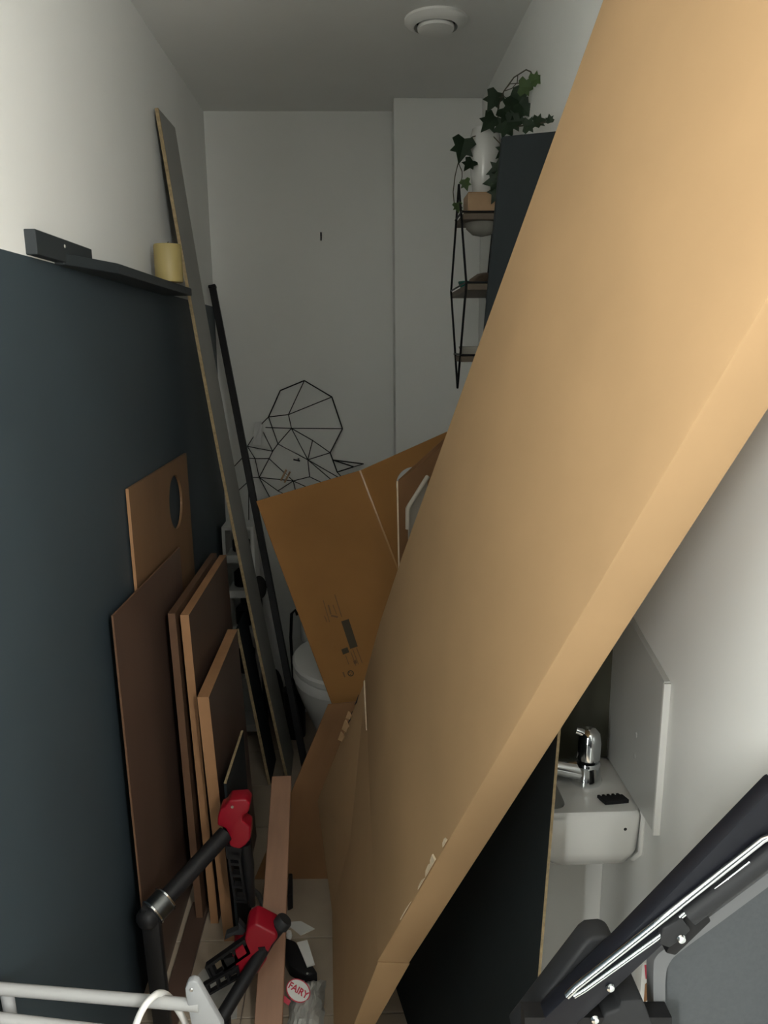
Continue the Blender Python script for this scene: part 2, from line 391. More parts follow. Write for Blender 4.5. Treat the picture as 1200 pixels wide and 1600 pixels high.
obj('lever', B().tube([tc_ + V((-.008, -.002, .088)), tc_ + V((-.014, -.002, .092)), tc_ + V((-.021, -.001, .094))], [.008, .007, .006], 10), CHROME, lcap, True)
# toothed black clip
cl = B(); p0 = V((.385, 1.083, .7955)); a_ = V((.040, .004, 0)); b_ = V((-.006, .016, 0))
cl.box(p0, a_, b_, (0, 0, .007))
for i in range(5): cl.box(p0 + b_ + a_ * (i * .2 + .02), a_ * .11, b_ * .35, (0, 0, .006))
tag(obj('toothed_clip', cl.bevel(.0008, 1), BLACK), 'small black toothed plastic clip lying on the basin rim', 'clip')
# splashbacks
sp = thing('splashback_panel', (XR, 1.1, .80), 'grey-white splashback board with bright edge on right wall above the basin', 'panel')
a0 = V((XR - .014, 1.003, .801)); 
obj('board', B().poly([(XR - .009, 1.004, .801), (XR - .009, 1.225, .801), (XR - .009, 1.225, 1.10), (XR - .009, 1.004, 1.045)], (.0085, 0, 0)), mat('grey_white_board', (.52, .525, .50), .3), sp)
obj('edge_trim', B().cbox((XR - .0105, 1.000, .798), (XR - .0005, 1.0045, 1.043)), WPLAS, sp)
for z in (.875, .912):
    obj('adhesive_mark', B().blob((XR - .0092, 1.095, z), .0006, .004, .005, sub=2), CERAM, sp)
tag(obj('glass_splashback', B().cbox((.272, 1.224, .797), (.4375, 1.2315, 1.17)).bevel(.001, 1), OLIVE), 'dark smoked glass splashback behind the chrome tap', 'panel')

# ------------------------------------------------------------------ wall shelf with plant
ws = thing('wire_wall_shelf', (.38, 2.46, 1.38), 'black wire wall shelf with three wooden boards on the right wall', 'shelf')
top, bot = V((.315, 2.48, 2.00)), V((.318, 2.48, 1.385)); lf, rt = V((.315, 2.655, 1.695)), V((.315, 2.285, 1.695))
for s_, nm in ((0, 'front_wire'), (1, 'back_wire')):
    b = B(); dx = V((.119 * s_, 0, 0))
    for side in (lf, rt):
        b.tube([top + dx, side + dx, bot + dx], .0035, 8)
    obj(nm, b, BLACKM, ws, True)
for z, h0, h1, wd in ((1.895, .085, .085, .1), (1.685, .195, .195, .2), (1.478, .075, .08, .1)):
    obj('shelf_board', B().cbox((.318, 2.475 - h0, z - .009), (XR - .001, 2.475 + h1, z + .009)).bevel(.0015, 1), SHELFW, ws)
    obj('shelf_rail', B().tube([(.3155, 2.475 - h0, z + .014), (.3155, 2.475 + h1, z + .014)], .0028, 8), BLACKM, ws, True)
    obj('cross_wire', B().tube([(.315, 2.475 - h0 - .001, z + .012), (XR - .006, 2.475 - h0 - .001, z + .012)], .0028, 8), BLACKM, ws, True)
pz = at(758, 303, 2.43).z
tag(obj('wood_block', B().cbox((.332, 2.395, 1.9045), (.43, 2.50, pz)).bevel(.003, 2), BLOCKW), 'pale wooden block under the white vase on the top shelf', 'block')
pl = thing('potted_ivy', (.388, 2.45, pz), 'tall white vase of trailing dark green ivy on top shelf', 'plant')
pc_ = V((.388, 2.45, pz))
obj('vase', B().lathe(pc_, [(.030, 0), (.034, .004), (.041, .06), (.046, .12), (.045, .16), (.038, .185), (.034, .183), (.036, .16), (.01, .15)], n=40), CERAM, pl, True)
def leaf(c, size, ang, nrm, m):
    n = V(nrm).normalized(); up = V((0, 0, 1)); x = up.cross(n).normalized() if abs(n.z) < .95 else V((1, 0, 0)); y = n.cross(x)
    ca, sa = math.cos(ang), math.sin(ang); u = x * ca + y * sa; v_ = y * ca - x * sa
    out = [(0, -.42), (.30, -.50), (.52, -.28), (.34, -.05), (.50, .22), (.22, .20), (.0, .62)]
    pts = out + [(-x_, y_) for x_, y_ in out[-2:0:-1]]
    b = B(); bm = b.bm
    P = lambda q, lift: c + (u * q[0] + v_ * q[1]) * size + n * lift
    cv = [bm.verts.new(P((0, yy), 0)) for yy in (-.42, -.1, .2, .62)]
    right = [bm.verts.new(P(q, abs(q[0]) * size * .30 + random.uniform(-.03, .03) * size)) for q in out[1:-1]]
    left = [bm.verts.new(P((-q[0], q[1]), abs(q[0]) * size * .30 + random.uniform(-.03, .03) * size)) for q in out[1:-1]]
    for sd in (right, left):
        bm.faces.new((cv[0], sd[0], sd[1])); bm.faces.new((cv[0], sd[1], sd[2])); bm.faces.new((cv[0], sd[2], cv[1])); bm.faces.new((cv[1], sd[2], sd[4])); bm.faces.new((sd[2], sd[3], sd[4])); bm.faces.new((cv[1], sd[4], cv[2])); bm.faces.new((cv[2], sd[4], cv[3]))
    ex = bmesh.ops.solidify(bm, geom=bm.faces[:], thickness=.0006)
    return obj('leaf', b, m, pl)
LV = [(771, 157, 2.36, 34, 2.6, 0), (810, 157, 2.12, 42, -2.2, 0), (823, 136, 2.05, 30, -1.7, 1), (838, 124, 1.97, 24, -1.2, 1), (764, 192, 2.38, 34, 2.4, 0), (722, 233, 2.42, 42, 2.9, 0),
      (733, 258, 2.42, 26, 2.5, 0), (728, 288, 2.42, 20, 3.4, 1), (788, 237, 2.36, 32, 2.3, 0), (777, 266, 2.36, 34, 1.9, 0), (772, 284, 2.35, 34, 1.7, 0), (777, 302, 2.35, 34, 2.6, 0),
      (793, 180, 2.22, 34, -2.6, 0), (819, 170, 2.08, 32, -2.4, 0), (788, 199, 2.3, 36, 1.8, 0), (806, 190, 2.1, 36, -1.6, 0), (828, 196, 1.9, 26, -1.5, 0), (715, 324, 2.44, 18, 3.3, 1),
      (799, 168, 2.16, 30, 3.0, 0), (843, 190, 1.84, 24, -1.3, 0), (859, 186, 1.76, 15, .2, 0), (810, 178, 2.1, 30, -2.9, 0)]
for x, y, Y, s_, an, k in LV:
    leaf(at(x, y, Y), s_ * .84 * Y / 1190, an, (random.uniform(-.5, .1), -1, random.uniform(-.2, .5)), LEAF2 if k else LEAF)
def stem(pts, r=.0017): obj('stem', B().tube([at(*p) for p in pts], r, 6), STEM, pl, True)
stem([(766, 212, 2.43), (774, 203, 2.42), (778, 190, 2.39), (778, 168, 2.34), (787, 143, 2.26), (803, 121, 2.14), (822, 109, 2.02), (829, 112, 1.99), (833, 120, 1.97)])
stem([(787, 143, 2.26), (797, 131, 2.18), (812, 130, 2.1)], .0012); stem([(789, 142, 2.25), (800, 138, 2.17), (808, 129, 2.12), (809, 118, 2.09)], .0012)
stem([(780, 152, 2.31), (788, 151, 2.25), (798, 158, 2.17)], .0012)
stem([(764, 210, 2.43), (748, 211, 2.42), (738, 214, 2.42), (728, 222, 2.42), (717, 250, 2.43), (711, 275, 2.44), (708, 300, 2.45), (710, 322, 2.45)], .0015)
stem([(716, 254, 2.43), (722, 268, 2.43), (722, 277, 2.43), (719, 288, 2.43)], .0012); stem([(770, 208, 2.42), (790, 200, 2.3), (820, 196, 2.0), (848, 192, 1.82), (860, 189, 1.76)], .0016)
stem([(768, 210, 2.42), (782, 225, 2.38), (778, 260, 2.37), (772, 300, 2.36)], .0015)
tag(obj('driftwood_stick', B().tube([(.34, 2.36, 1.706), (.37, 2.40, 1.716), (.40, 2.47, 1.722), (.42, 2.53, 1.714)], [.008, .016, .02, .010], 10), STONE, None, True), 'brown driftwood piece lying on the middle shelf', 'driftwood')
tag(obj('teal_bowl', B().lathe((.352, 2.53, 1.6945), [(.012, 0), (.022, .006), (.030, .022), (.029, .025), (.020, .012), (.004, .008)], n=28), TEAL, None, True), 'small teal glazed bowl on the middle shelf', 'bowl')
tag(obj('grey_stone', B().blob((.425, 2.40, 1.722), .013, .03, .042, sub=3).bevel(.001, 1), GREYB, None, True), 'grey pointed stone on the middle shelf beside the driftwood', 'stone')
tag(obj('round_basket', B().lathe((.385, 2.46, 1.846), [(.004, 0), (.03, .006), (.048, .022), (.052, .039)], n=32), GREYB, None, True), 'grey rounded clay dish fixed under the top shelf', 'dish')
tag(obj('glass_dish', B().lathe((.375, 2.47, 1.4875), [(.03, 0), (.048, .006), (.056, .028), (.054, .029), (.045, .009), (.004, .005)], n=36), GLASSP, None, True), 'pale glass dish on the lowest shelf', 'dish')

# ------------------------------------------------------------------ hooks, wire art, peg
hk = B().tube([(-.132, YB, 1.925), (-.132, YB - .014, 1.925)], .003, 8); hk.tube([(-.132, YB - .013, 1.934), (-.132, YB - .013, 1.910), (-.132, YB - .02, 1.906)], .0028, 8)
tag(obj('wall_hook', hk, BLACKM, None, True), 'tiny dark hook alone high on the white back wall', 'hook')
hk = B().tube([(-.243, YB, 1.087), (-.243, YB - .03, 1.085)], .003, 8); hk.tube([(-.262, YB - .028, 1.088), (-.236, YB - .028, 1.082)], .003, 8)
tag(obj('wall_hook', hk, BLACKM, None, True), 'dark hook holding the geometric wire frame on the back wall', 'hook')
N = dict(A=(630, 80), B=(425, 165), C=(325, 390), D=(495, 370), E=(865, 220), F=(955, 490), G=(850, 695), H=(910, 860), I=(520, 487), J=(405, 620), K=(360, 682), L=(145, 640), M=(330, 745), N=(210, 745), O=(245, 905), P=(660, 755),
         Q=(700, 590), R=(675, 900), S=(535, 935), T=(405, 1020), U=(875, 757), Vv=(1135, 790), W=(300, 480), X=(360, 1120), Y=(520, 1080), Z=(900, 960), a=(560, 1040), b=(800, 960), c=(100, 740), c2=(20, 825), d=(190, 905), d2=(60, 1025),
         e=(155, 920), e2=(157, 1290), f=(215, 1300), g=(110, 1285), h=(1050, 815), k=(980, 940), W2=(280, 520), l=(700, 1010), m=(270, 445))
EDG = 'AB BC AD AE ED EF FI FG GH GQ GP QI QP IP ID CD CJ WI IJ JP JK KL KW2 KM MN Nc LN NO MO MS OS OT OX TS TY SR RP PZ Pk Sa Sl Rb UVv Uh Vvh Hh GU Cm mL cc2 dO dd2 ee2 fe2 ge2 XY Ya al lb bZ Zk kH'
DEP = {k_: random.uniform(-.015, .018) for k_ in N}
for k_ in 'ABCEFGH': DEP[k_] = .02
for k_ in 'DIP': DEP[k_] = -.06
def node(k_):
    x, y = N[k_]; return at(360 + x / 5.4545, 580 + y / 5.4545, 2.955 + DEP[k_])
import re
ga = thing('geometric_wire_frame', (-.25, 2.95, .95), 'black geometric wire wall decoration hanging on the back wall', 'wall art')
done = B()
for e_ in EDG.split():
    m_ = re.findall(r'Vv|W2|c2|d2|e2|[A-Za-z]', e_)
    done.tube([node(m_[0]), node(m_[1])], .0026 if e_ in ('AB', 'BC', 'AE', 'EF', 'FG', 'GH', 'UVv', 'Hh', 'Uh') else .0019, 6)
obj('wire_mesh', done, BLACKM, ga, True)
c0 = at(404, 678, 2.93)
o = obj('paper_tag', B().poly([c0 + V((-.012, 0, .044)), c0 + V((.012, 0, .048)), c0 + V((.014, .004, .03)), c0 + V((.006, .002, -.045)), c0 + V((-.024, -.002, -.042))], (0, .0008, 0)), mat('dim_paper', (.62, .62, .61), .8), ga); o['label'] = 'pale grey paper tag'
c0 = at(446, 744, 2.93)
pg = thing('wooden_peg', c0, 'tiny wooden clothes peg clipped on the wire decoration', 'peg')
r_ = Matrix.Rotation(.5, 3, 'Y')
for s_ in (-1, 1):
    obj('peg_leg', B().box(c0 + r_ @ V((s_ * .008 - .0035, -.004, -.024)), r_ @ V((.007, 0, 0)), (0, .008, 0), r_ @ V((0, 0, .048))).bevel(.001, 1), BLOCKW, pg)
obj('spring', B().tube([c0 + r_ @ V((-.013, 0, .004)), c0 + r_ @ V((.013, 0, .004))], .0035, 8), STEEL, pg)

# ------------------------------------------------------------------ planks and boards on the left
def leaning(name, label, cat, b0, t0, wdir, wid, th, face, edge, facename='face', hole=None, backth=None):
    """board: near edge from b0 (bottom) to t0 (top), width along wdir, thickness along th"""
    b0, t0, wd, th = V(b0), V(t0), V(wdir).normalized() * wid, V(th)
    t = thing(name, (b0 + wd * .5 + th * .5)[:2] + (0,), label, cat)
    return t, b0, t0, wd, th
# tall grey plank
pb, pt = V((-.265, 2.432, .0)), V((-.524, 2.232, 2.146))
ax = (pt - pb).normalized(); pw = V((-.006, .222, .008)); pn = ax.cross(pw).normalized()
if pn.x < 0: pn = -pn
gp = thing('grey_plank', (-.262, 2.5, 0), 'tall grey plank with raw chipboard edge leaning on left wall past the ledge', 'plank')
lift = V((0, 0, .03))
def bowed(o0, o1, wid, th, n=10, bow=.016):
    """a board that sags towards the wall: n short slabs sharing their end sections"""
    b = B(); bm = b.bm; rows = []
    for i in range(n + 1):
        f = i / n; c = o0 + (pt - pb) * f + (o1 - o0) * 0 - pn * bow * 4 * f * (1 - f)
        cut = pw * .05 * max(0, (f - .97) / .03)
        rows.append([bm.verts.new(p) for p in (c + cut * (1 if wid.length > .05 else 1), c + wid, c + wid - pn * th, c + cut - pn * th)])
    for q, p in zip(rows, rows[1:]):
        for k in range(4): bm.faces.new((q[k], q[(k + 1) % 4], p[(k + 1) % 4], p[k]))
    bm.faces.new(rows[0]); bm.faces.new(rows[-1][::-1]); return b
obj('grey_board', bowed(pb, pb, pw, .009), GREYM, gp)
o = obj('chipboard_edge', bowed(pb - pw * .006, pb, pw * .006, .009), CHIP, gp); o['label'] = 'tan raw chipboard edge'
# short plank behind it
s0 = V((-.335, 2.451, 0)); sax = V((-.125, -.02, .9)).normalized()
p2 = thing('short_plank', (-.33, 2.5, 0), 'short dark plank with tan chipboard edge left of the tall grey plank', 'plank')
pn2 = sax.cross(pw).normalized(); pn2 = pn2 if pn2.x > 0 else -pn2
obj('dark_board', B().poly([s0, s0 + V((0, .17, 0)), s0 + V((0, .17, 0)) + sax * .60, s0 + sax * .60], -pn2 * .010), BLACKB, p2)
o = obj('chipboard_edge', B().poly([s0 - V((0, .0015, 0)), s0, s0 + sax * .60, s0 - V((0, .0015, 0)) + sax * .60], -pn2 * .010), CHIP, p2); o['label'] = 'tan raw chipboard edge'
# black pole
p_t, p_b = V((-.515, 2.915, 1.73)), V((-.19, 2.46, .0))
po = thing('black_pole', (-.222, 2.5, 0), 'thin black pole leaning into the back left corner', 'pole')
pa = (p_t - p_b).normalized(); s1 = pa.cross(V((0, 1, 0))).normalized() * .024; s2 = pa.cross(s1).normalized() * .020
obj('shaft', B().poly([p_b, p_b + s1, p_b + s1 + s2, p_b + s2], p_t - p_b).bevel(.002, 1), BLACK, po)
obj('end_cap', B().poly([p_t - s1 * .06 - s2 * .06, p_t + s1 * 1.06 - s2 * .06, p_t + s1 * 1.06 + s2 * 1.06, p_t - s1 * .06 + s2 * 1.06], pa * .012).bevel(.002, 1), BLACKM, po)

# (a) board with a round hole, flush against the dado
ha = thing('holed_board', (-.53, 2.03, 0), 'tan plywood board with a round hole leaning on the left wall behind other boards', 'board')
x0, x1 = -.520, -.534
yn, yf, zt = 1.737, 2.338, 1.205
hc = V((0, 2.166, 1.087)); hr = .078
bh = B(); bm = bh.bm; n = 32
def xa(z): return -.524 - .008 * z / 1.2
outer = []
for k in range(n):
    a = k * 2 * math.pi / n; cdx, cdz = math.cos(a), math.sin(a)
    ts = []
    if cdx > 1e-6: ts.append((yf - hc.y) / cdx)
    if cdx < -1e-6: ts.append((yn - hc.y) / cdx)
    if cdz > 1e-6: ts.append((zt - hc.z) / cdz)
    if cdz < -1e-6: ts.append((.55 - hc.z) / cdz)
    tt = min(ts); outer.append((hc.y + cdx * tt, hc.z + cdz * tt))
outer_in = [(hc.y + hr * math.cos(k * 2 * math.pi / n), hc.z + hr * math.sin(k * 2 * math.pi / n)) for k in range(n)]
# snap the nearest samples to the corners
for cy, cz_ in ((yn, zt), (yf, zt), (yn, .55), (yf, .55)):
    k = min(range(n), key=lambda q: (outer[q][0] - cy) ** 2 + (outer[q][1] - cz_) ** 2); outer[k] = (cy, cz_)
th_ = .007
fo = [bm.verts.new((xa(z), y, z)) for y, z in outer]; fi = [bm.verts.new((xa(z), y, z)) for y, z in outer_in]
bo_ = [bm.verts.new((xa(z) - th_, y, z)) for y, z in outer]; bi = [bm.verts.new((xa(z) - th_, y, z)) for y, z in outer_in]
for k in range(n):
    j = (k + 1) % n
    bm.faces.new((fo[k], fo[j], fi[j], fi[k])); bm.faces.new((bo_[k], bi[k], bi[j], bo_[j])); bm.faces.new((fo[k], bo_[k], bo_[j], fo[j])); bm.faces.new((fi[k], fi[j], bi[j], bi[k]))
bh.poly([(xa(.55), yn, .55), (xa(.55), yf, .55), (xa(0), yf, 0), (xa(0), yn, 0)], (-th_, 0, 0))
obj('plywood_sheet', bh, PLY, ha)
o = obj('pale_edge', B().poly([(xa(zt), yn - .0015, zt), (xa(zt), yn, zt), (xa(0), yn, 0), (xa(0), yn - .0015, 0)], (-th_, 0, 0)), BEECH, ha); o['label'] = 'pale front edge'

def slab(name, label, cat, P, th, face, edge, w=.002, fedge=None):
    """P = near-bottom, near-top, far-top, far-bottom of the visible face; th = thickness vector; near and top edges get their own banding"""
    P = [V(p) for p in P]; th = V(th)
    c = (P[0] + P[3]) / 2
    t = thing(name, (c.x, c.y, 0), label, cat)
    obj('board_face', B().poly(P, th), face, t)
    nd = (P[0] - P[3]).normalized() * w
    obj('front_edge', B().poly([P[0] + nd, P[0], P[1], P[1] + nd], th), fedge or edge, t)
    ud_ = V((0, 0, 1)) * w
    obj('top_edge', B().poly([P[1] + nd, P[2], P[2] + ud_, P[1] + nd + ud_], th), edge, t)
    return t
slab('veneered_board', 'large dark brown veneered board standing flush along the left wall, nearest the camera', 'board',
     [(-.500, 1.50, 0), (-.513, 1.505, .981), (-.507, 2.075, .974), (-.505, 2.08, 0)], (-.004, 0, 0), VEN, VEN2)
slab('brown_board', 'brown board squeezed between the large veneered board and the pale-edged board', 'board',
     [(-.445, 1.80, 0), (-.462, 1.80, .878), (-.462, 2.36, .878), (-.445, 2.36, 0)], (-.018, 0, 0), VEN2, VEN2)
slab('pale_edged_board', 'upright brown board with a bright beech edge, taller than the one beside the red clamp', 'board',
     [(-.402, 1.79, 0), (-.428, 1.795, .875), (-.428, 2.34, .877), (-.402, 2.34, 0)], (-.021, 0, 0), VEN, BEECH)
slab('thick_board', 'thick brown board with wide beech edge standing behind the upper red clamp', 'board',
     [(-.348, 1.725, 0), (-.375, 1.72, .692), (-.375, 2.16, .696), (-.348, 2.16, 0)], (-.028, 0, 0), VEN, BEECH)
slab('low_black_board', 'low black board with a tan top edge in front of the thick brown board', 'board',
     [(-.322, 1.66, 0), (-.330, 1.645, .507), (-.326, 1.89, .510), (-.320, 1.91, 0)], (-.006, 0, 0), BLACKB, CHIP, fedge=BLACKB)

# batten on the floor
bt0, bt1 = V((-.226, 1.40, .012)), at(440, 1212, 1.93)
bax = (bt1 - bt0).normalized(); bw_ = V((1, .02, 0)); bw_ = (bw_ - bax * bw_.dot(bax)).normalized() * .064; bnn = bax.cross(bw_).normalized()
if bnn.z < 0: bnn = -bnn
tag(obj('wood_batten', B().poly([bt0 - bw_ * .5, bt0 + bw_ * .5, bt1 + bw_ * .42, bt1 - bw_ * .42], -bnn * .016).bevel(.0015, 1), PINE), 'long narrow pinkish wood batten propped up from the floor under the lower clamp', 'batten')

# ------------------------------------------------------------------ clamps
def ladder(b, p0, p1, wvec, tvec, wins):
    p0, p1, wvec, tvec = V(p0), V(p1), V(wvec), V(tvec)
    b.box(p0, p1 - p0, wvec * .18, tvec); b.box(p0 + wvec * .82, p1 - p0, wvec * .18, tvec)
    L_ = p1 - p0; k_ = wins + 1
    for i in range(k_):
        f0 = i / (k_ - .55); b.box(p0 + L_ * f0 * .985 + wvec * .15, L_ * (.25 / k_ if i else .30 / k_), wvec * .7, tvec)
    b.box(p0 + L_ * .96 + wvec * .15, L_ * .04, wvec * .7, tvec)
    return b
Yc = 1.585
c1 = thing('bar_clamp', (-.40, Yc, 0), 'upper red and black bar clamp propped against the boards, red jaw on top', 'clamp', 'red and black bar clamps')
A_ = lambda x, y, Y=Yc: at(x, y, Y)
jb = B()
ol = [(350, 1263), (358, 1251), (384, 1249), (391, 1257), (388, 1270), (380, 1275), (379, 1284), (391, 1293), (391, 1312), (384, 1321), (372, 1329), (358, 1322), (357, 1304), (352, 1295), (339, 1290), (340, 1276), (344, 1265)]
jb.poly([A_(*p) for p in ol], (0, .045, 0)).bevel(.006, 3)
jaw1 = obj('jaw_body', jb, RED, c1, True)
obj('pivot_screw', B().lathe(A_(363, 1261, Yc - .0005), [(.004, 0), (.003, .0015)], axis=(0, -1, 0), n=12), STEEL, jaw1)
bs0, bs1 = A_(352, 1303, Yc + .005), A_(257, 1406, 1.455)
obj('bar', B().tube([bs0, bs1], .0195, 14), BLACK, c1, True)
cax = (bs1 - bs0).normalized()
colr = obj('collar', B().lathe(bs1 - cax * .006, [(.024, 0), (.0285, .002), (.0285, .040), (.024, .042)], axis=cax, n=32), mat('dark_chrome', (.16, .17, .17), .30, metal=1.0), c1, True)
for q in (0, .036):
    obj('collar_ring', B().lathe(bs1 - cax * (.006 - q), [(.0286, 0), (.0310, .001), (.0310, .0045), (.0286, .0055)], axis=cax, n=36), CHROME, colr, True)
obj('end_knob', B().lathe(bs1 + cax * .037, [(.023, 0), (.025, .008), (.022, .022), (.013, .030), (.003, .033)], axis=cax, n=28), BLACK, c1, True)
kp = bs1 + cax * .042
fj = B().poly([kp + V((-.014, -.012, .03)), kp + V((.022, -.012, .01)), V((kp.x + .028, kp.y - .012, 0)), V((kp.x - .008, kp.y - .012, 0)), kp + V((-.016, -.012, -.01))], (0, .024, 0)).bevel(.004, 2)
obj('fixed_jaw', fj, BLACK, c1, True)
h1 = B(); ladder(h1, A_(354, 1330), A_(366, 1410), A_(374, 1332) - A_(354, 1330), (0, .018, 0), 4)
h1.poly([A_(352, 1322), A_(378, 1326), A_(376, 1345), A_(354, 1342)], (0, .02, 0))
obj('handle', h1, BLACK, c1)
obj('trigger', B().tube([A_(383, 1318, Yc + .02), A_(388, 1350, Yc + .02), A_(390, 1385, Yc + .02), A_(394, 1414, Yc + .02)], [.013, .014, .012, .009], 10), BLACK, c1, True)

c2 = thing('bar_clamp', (-.26, 1.5, 0), 'lower red and black bar clamp lying across the wood batten on the floor', 'clamp', 'red and black bar clamps')
Yd = 1.475
D_ = lambda x, y, Y=Yd: at(x, y, Y)
ol = [(386, 1452), (400, 1444), (412, 1450), (432, 1460), (434, 1468), (424, 1480), (420, 1490), (412, 1492), (418, 1500), (410, 1512), (402, 1524), (386, 1526), (371, 1524), (364, 1512), (362, 1492), (372, 1482), (382, 1474), (383, 1462)]
jb = B(); jb.poly([D_(*p) for p in ol], (0, .05, .012)).bevel(.007, 3)
jaw2 = obj('jaw_body', jb, RED, c2, True)
obj('jaw_notch', B().poly([D_(403, 1481, Yd - .002), D_(414, 1480, Yd - .002), D_(416, 1488, Yd - .002), D_(405, 1487, Yd - .002)], (0, .004, 0)), BLACK, jaw2)
obj('bar', B().tube([D_(440, 1443, 1.500), D_(420, 1468, 1.495), D_(384, 1528, 1.460), D_(345, 1592, 1.410)], .0155, 14), BLACK, c2, True)
obj('bar_cap', B().lathe(D_(437, 1447, 1.500), [(.0150, 0), (.019, .002), (.019, .018), (.016, .022)], axis=D_(440, 1443, 1.500) - D_(420, 1468, 1.495), n=24), SOFTB, c2, True)
h1 = B(); ladder(h1, D_(382, 1468), D_(320, 1512), D_(376, 1494) - D_(366, 1472), (0, .016, 0), 3)
obj('handle', h1, BLACK, c2)
h2 = B(); ladder(h2, D_(372, 1510, 1.470), D_(316, 1542, 1.460), D_(368, 1528, 1.470) - D_(364, 1510, 1.470), (0, .014, 0), 3)
h2.poly([D_(345, 1500), D_(368, 1494), D_(370, 1520), D_(352, 1530)], (0, .014, 0))
obj('trigger', h2, BLACK, c2)
obj('jaw_pad', B().poly([D_(350, 1470, 1.50), D_(366, 1462, 1.50), D_(380, 1462, 1.50), D_(384, 1456, 1.50), D_(372, 1442, 1.50), D_(372, 1454, 1.50), D_(352, 1462, 1.50)], (0, .02, 0)).bevel(.002, 1), SOFTB, c2)
fo2 = D_(345, 1592, 1.410)
obj('fixed_jaw', B().poly([fo2 + V((-.03, -.015, 0)), fo2 + V((.02, -.015, 0)), V((fo2.x + .02, fo2.y - .015, 0)), V((fo2.x - .03, fo2.y - .015, 0))], (0, .03, 0)).bevel(.004, 2), BLACK, c2)

# ------------------------------------------------------------------ litter on the floor
fb = thing('detergent_bag', (-.13, 1.49, 0), 'crumpled grey plastic bag with an oval red-lettered label on the floor', 'bag')
bgm = B()
bm = bgm.bm; nx, ny = 14, 12; g = []
for j in range(ny + 1):
    row = []
    for i in range(nx + 1):
        u, v_ = i / nx, j / ny
        e_ = min(u, 1 - u, v_, 1 - v_) * 2
        row.append(bm.verts.new((-.188 + .084 * u + random.uniform(-.003, .003), 1.395 + .19 * v_ + random.uniform(-.003, .003),   .003 + .036 * min(1, e_ * 2.2) * (.75 + .25 * random.random()))))
    g.append(row)
for j in range(ny):
    for i in range(nx): bm.faces.new((g[j][i], g[j][i + 1], g[j + 1][i + 1], g[j + 1][i]))
bot_ = [g[0][i] for i in range(nx + 1)] + [g[j][nx] for j in range(1, ny + 1)] + [g[ny][i] for i in range(nx - 1, -1, -1)] + [g[j][0] for j in range(ny - 1, 0, -1)]
bv_ = [bm.verts.new((q.co.x, q.co.y, .001)) for q in bot_]
for i in range(len(bot_)): j = (i + 1) % len(bot_); bm.faces.new((bot_[i], bot_[j], bv_[j], bv_[i]))
bm.faces.new(bv_)
obj('bag_film', bgm, BAG, fb)
# the label: oval with lettering, tilted towards the doorway
lc = atz(466, 1548, .046); ln = V((.1, -.55, .83)).normalized()
lx = V((.80, -.50, 0)); lx = (lx - ln * lx.dot(ln)).normalized(); ly = ln.cross(lx)
def oval(rx_, ry_, h, n=28): return [lc + ln * h + lx * rx_ * math.cos(k * 2 * math.pi / n) + ly * ry_ * math.sin(k * 2 * math.pi / n) for k in range(n)]
obj('label_rim', B().poly(oval(.030, .023, 0), ln * .001), LRED, fb)
obj('label_oval', B().poly(oval(.0275, .0205, .001), ln * .001), PAPER, fb)
cu = bpy.data.curves.new('lettering', 'FONT'); cu.body = 'FAIRY'; cu.size = .0195; cu.align_x = 'CENTER'; cu.align_y = 'CENTER'; cu.extrude = .0003; cu.offset = .0006
to = bpy.data.objects.new('lettering', cu); C.objects.link(to)
dgp = bpy.context.evaluated_depsgraph_get(); me = bpy.data.meshes.new_from_object(to.evaluated_get(dgp)); bpy.data.objects.remove(to)
lo = bpy.data.objects.new('lettering', me); C.objects.link(lo); me.materials.append(LRED)
lo.parent = fb
mm = Matrix((lx, ly, ln)).transposed().to_4x4(); mm.translation = lc + ln * .0026 - fb.location; lo.matrix_local = mm
bd = B()
for s_, o_, w_ in ((-.050, -.032, .012),):
    p = lc + lx * -.040 + ly * -.022
    bd.poly([p, p + lx * .036 + ly * -.004, p + lx * .036 + ly * -.014, p + ly * -.013], ln * .0015)
obj('red_band', bd, LRED, fb)
pt_ = thing('hand_tool', (-.115, 1.66, 0), 'black plastic hand tool lying between the batten and the big carton', 'tool')
q = [atz(446, 1472, .02), atz(462, 1478, .02), atz(492, 1520, .02), atz(497, 1528, .02), atz(478, 1532, .02), atz(452, 1516, .02), atz(444, 1500, .02)]
tbd = obj('tool_body', B().poly([V((p.x, p.y, .002)) for p in q], (0, 0, .034)).bevel(.006, 2), BLACK, pt_, True)
q = [atz(464, 1474, .04), atz(480, 1470, .04), atz(492, 1508, .04), atz(480, 1512, .04)]
obj('pale_plate', B().poly(q, (0, 0, .003)), WPLAS, pt_)
obj('screw', B().blob(atz(480, 1521, .037), .003, .003, .002, sub=2), STEEL, tbd)
obj('nozzle', B().lathe(atz(452, 1466, .02), [(.006, 0), (.008, .008), (.006, .02)], n=14), WPLAS, pt_, True)
q = [atz(452, 1388, 0), atz(458, 1388, 0), atz(458, 1420, 0), atz(450, 1424, 0)]
tag(obj('black_bracket', B().poly(q, (0, 0, .05)).bevel(.002, 1), BLACK), 'small upright black bracket right of the batten below the lower cardboard flap', 'bracket')
wc = B()
pts = [atz(392, 1388, .006), atz(404, 1398, .01), atz(412, 1415, .012), atz(410, 1432, .01), atz(402, 1440, .008)]
tag(obj('grey_strap', B().tube(pts, .0075, 8), GREYP, None, True), 'short grey strap curled on the tiles left of the batten', 'strap')
tag(obj('metal_fitting', B().lathe(atz(401, 1436, 0), [(.012, 0), (.012, .006), (.006, .008), (.006, .016), (.009, .017), (.004, .020)], n=16), STEEL, None, True), 'little metal fitting on the tiles above the lower clamp', 'fitting')
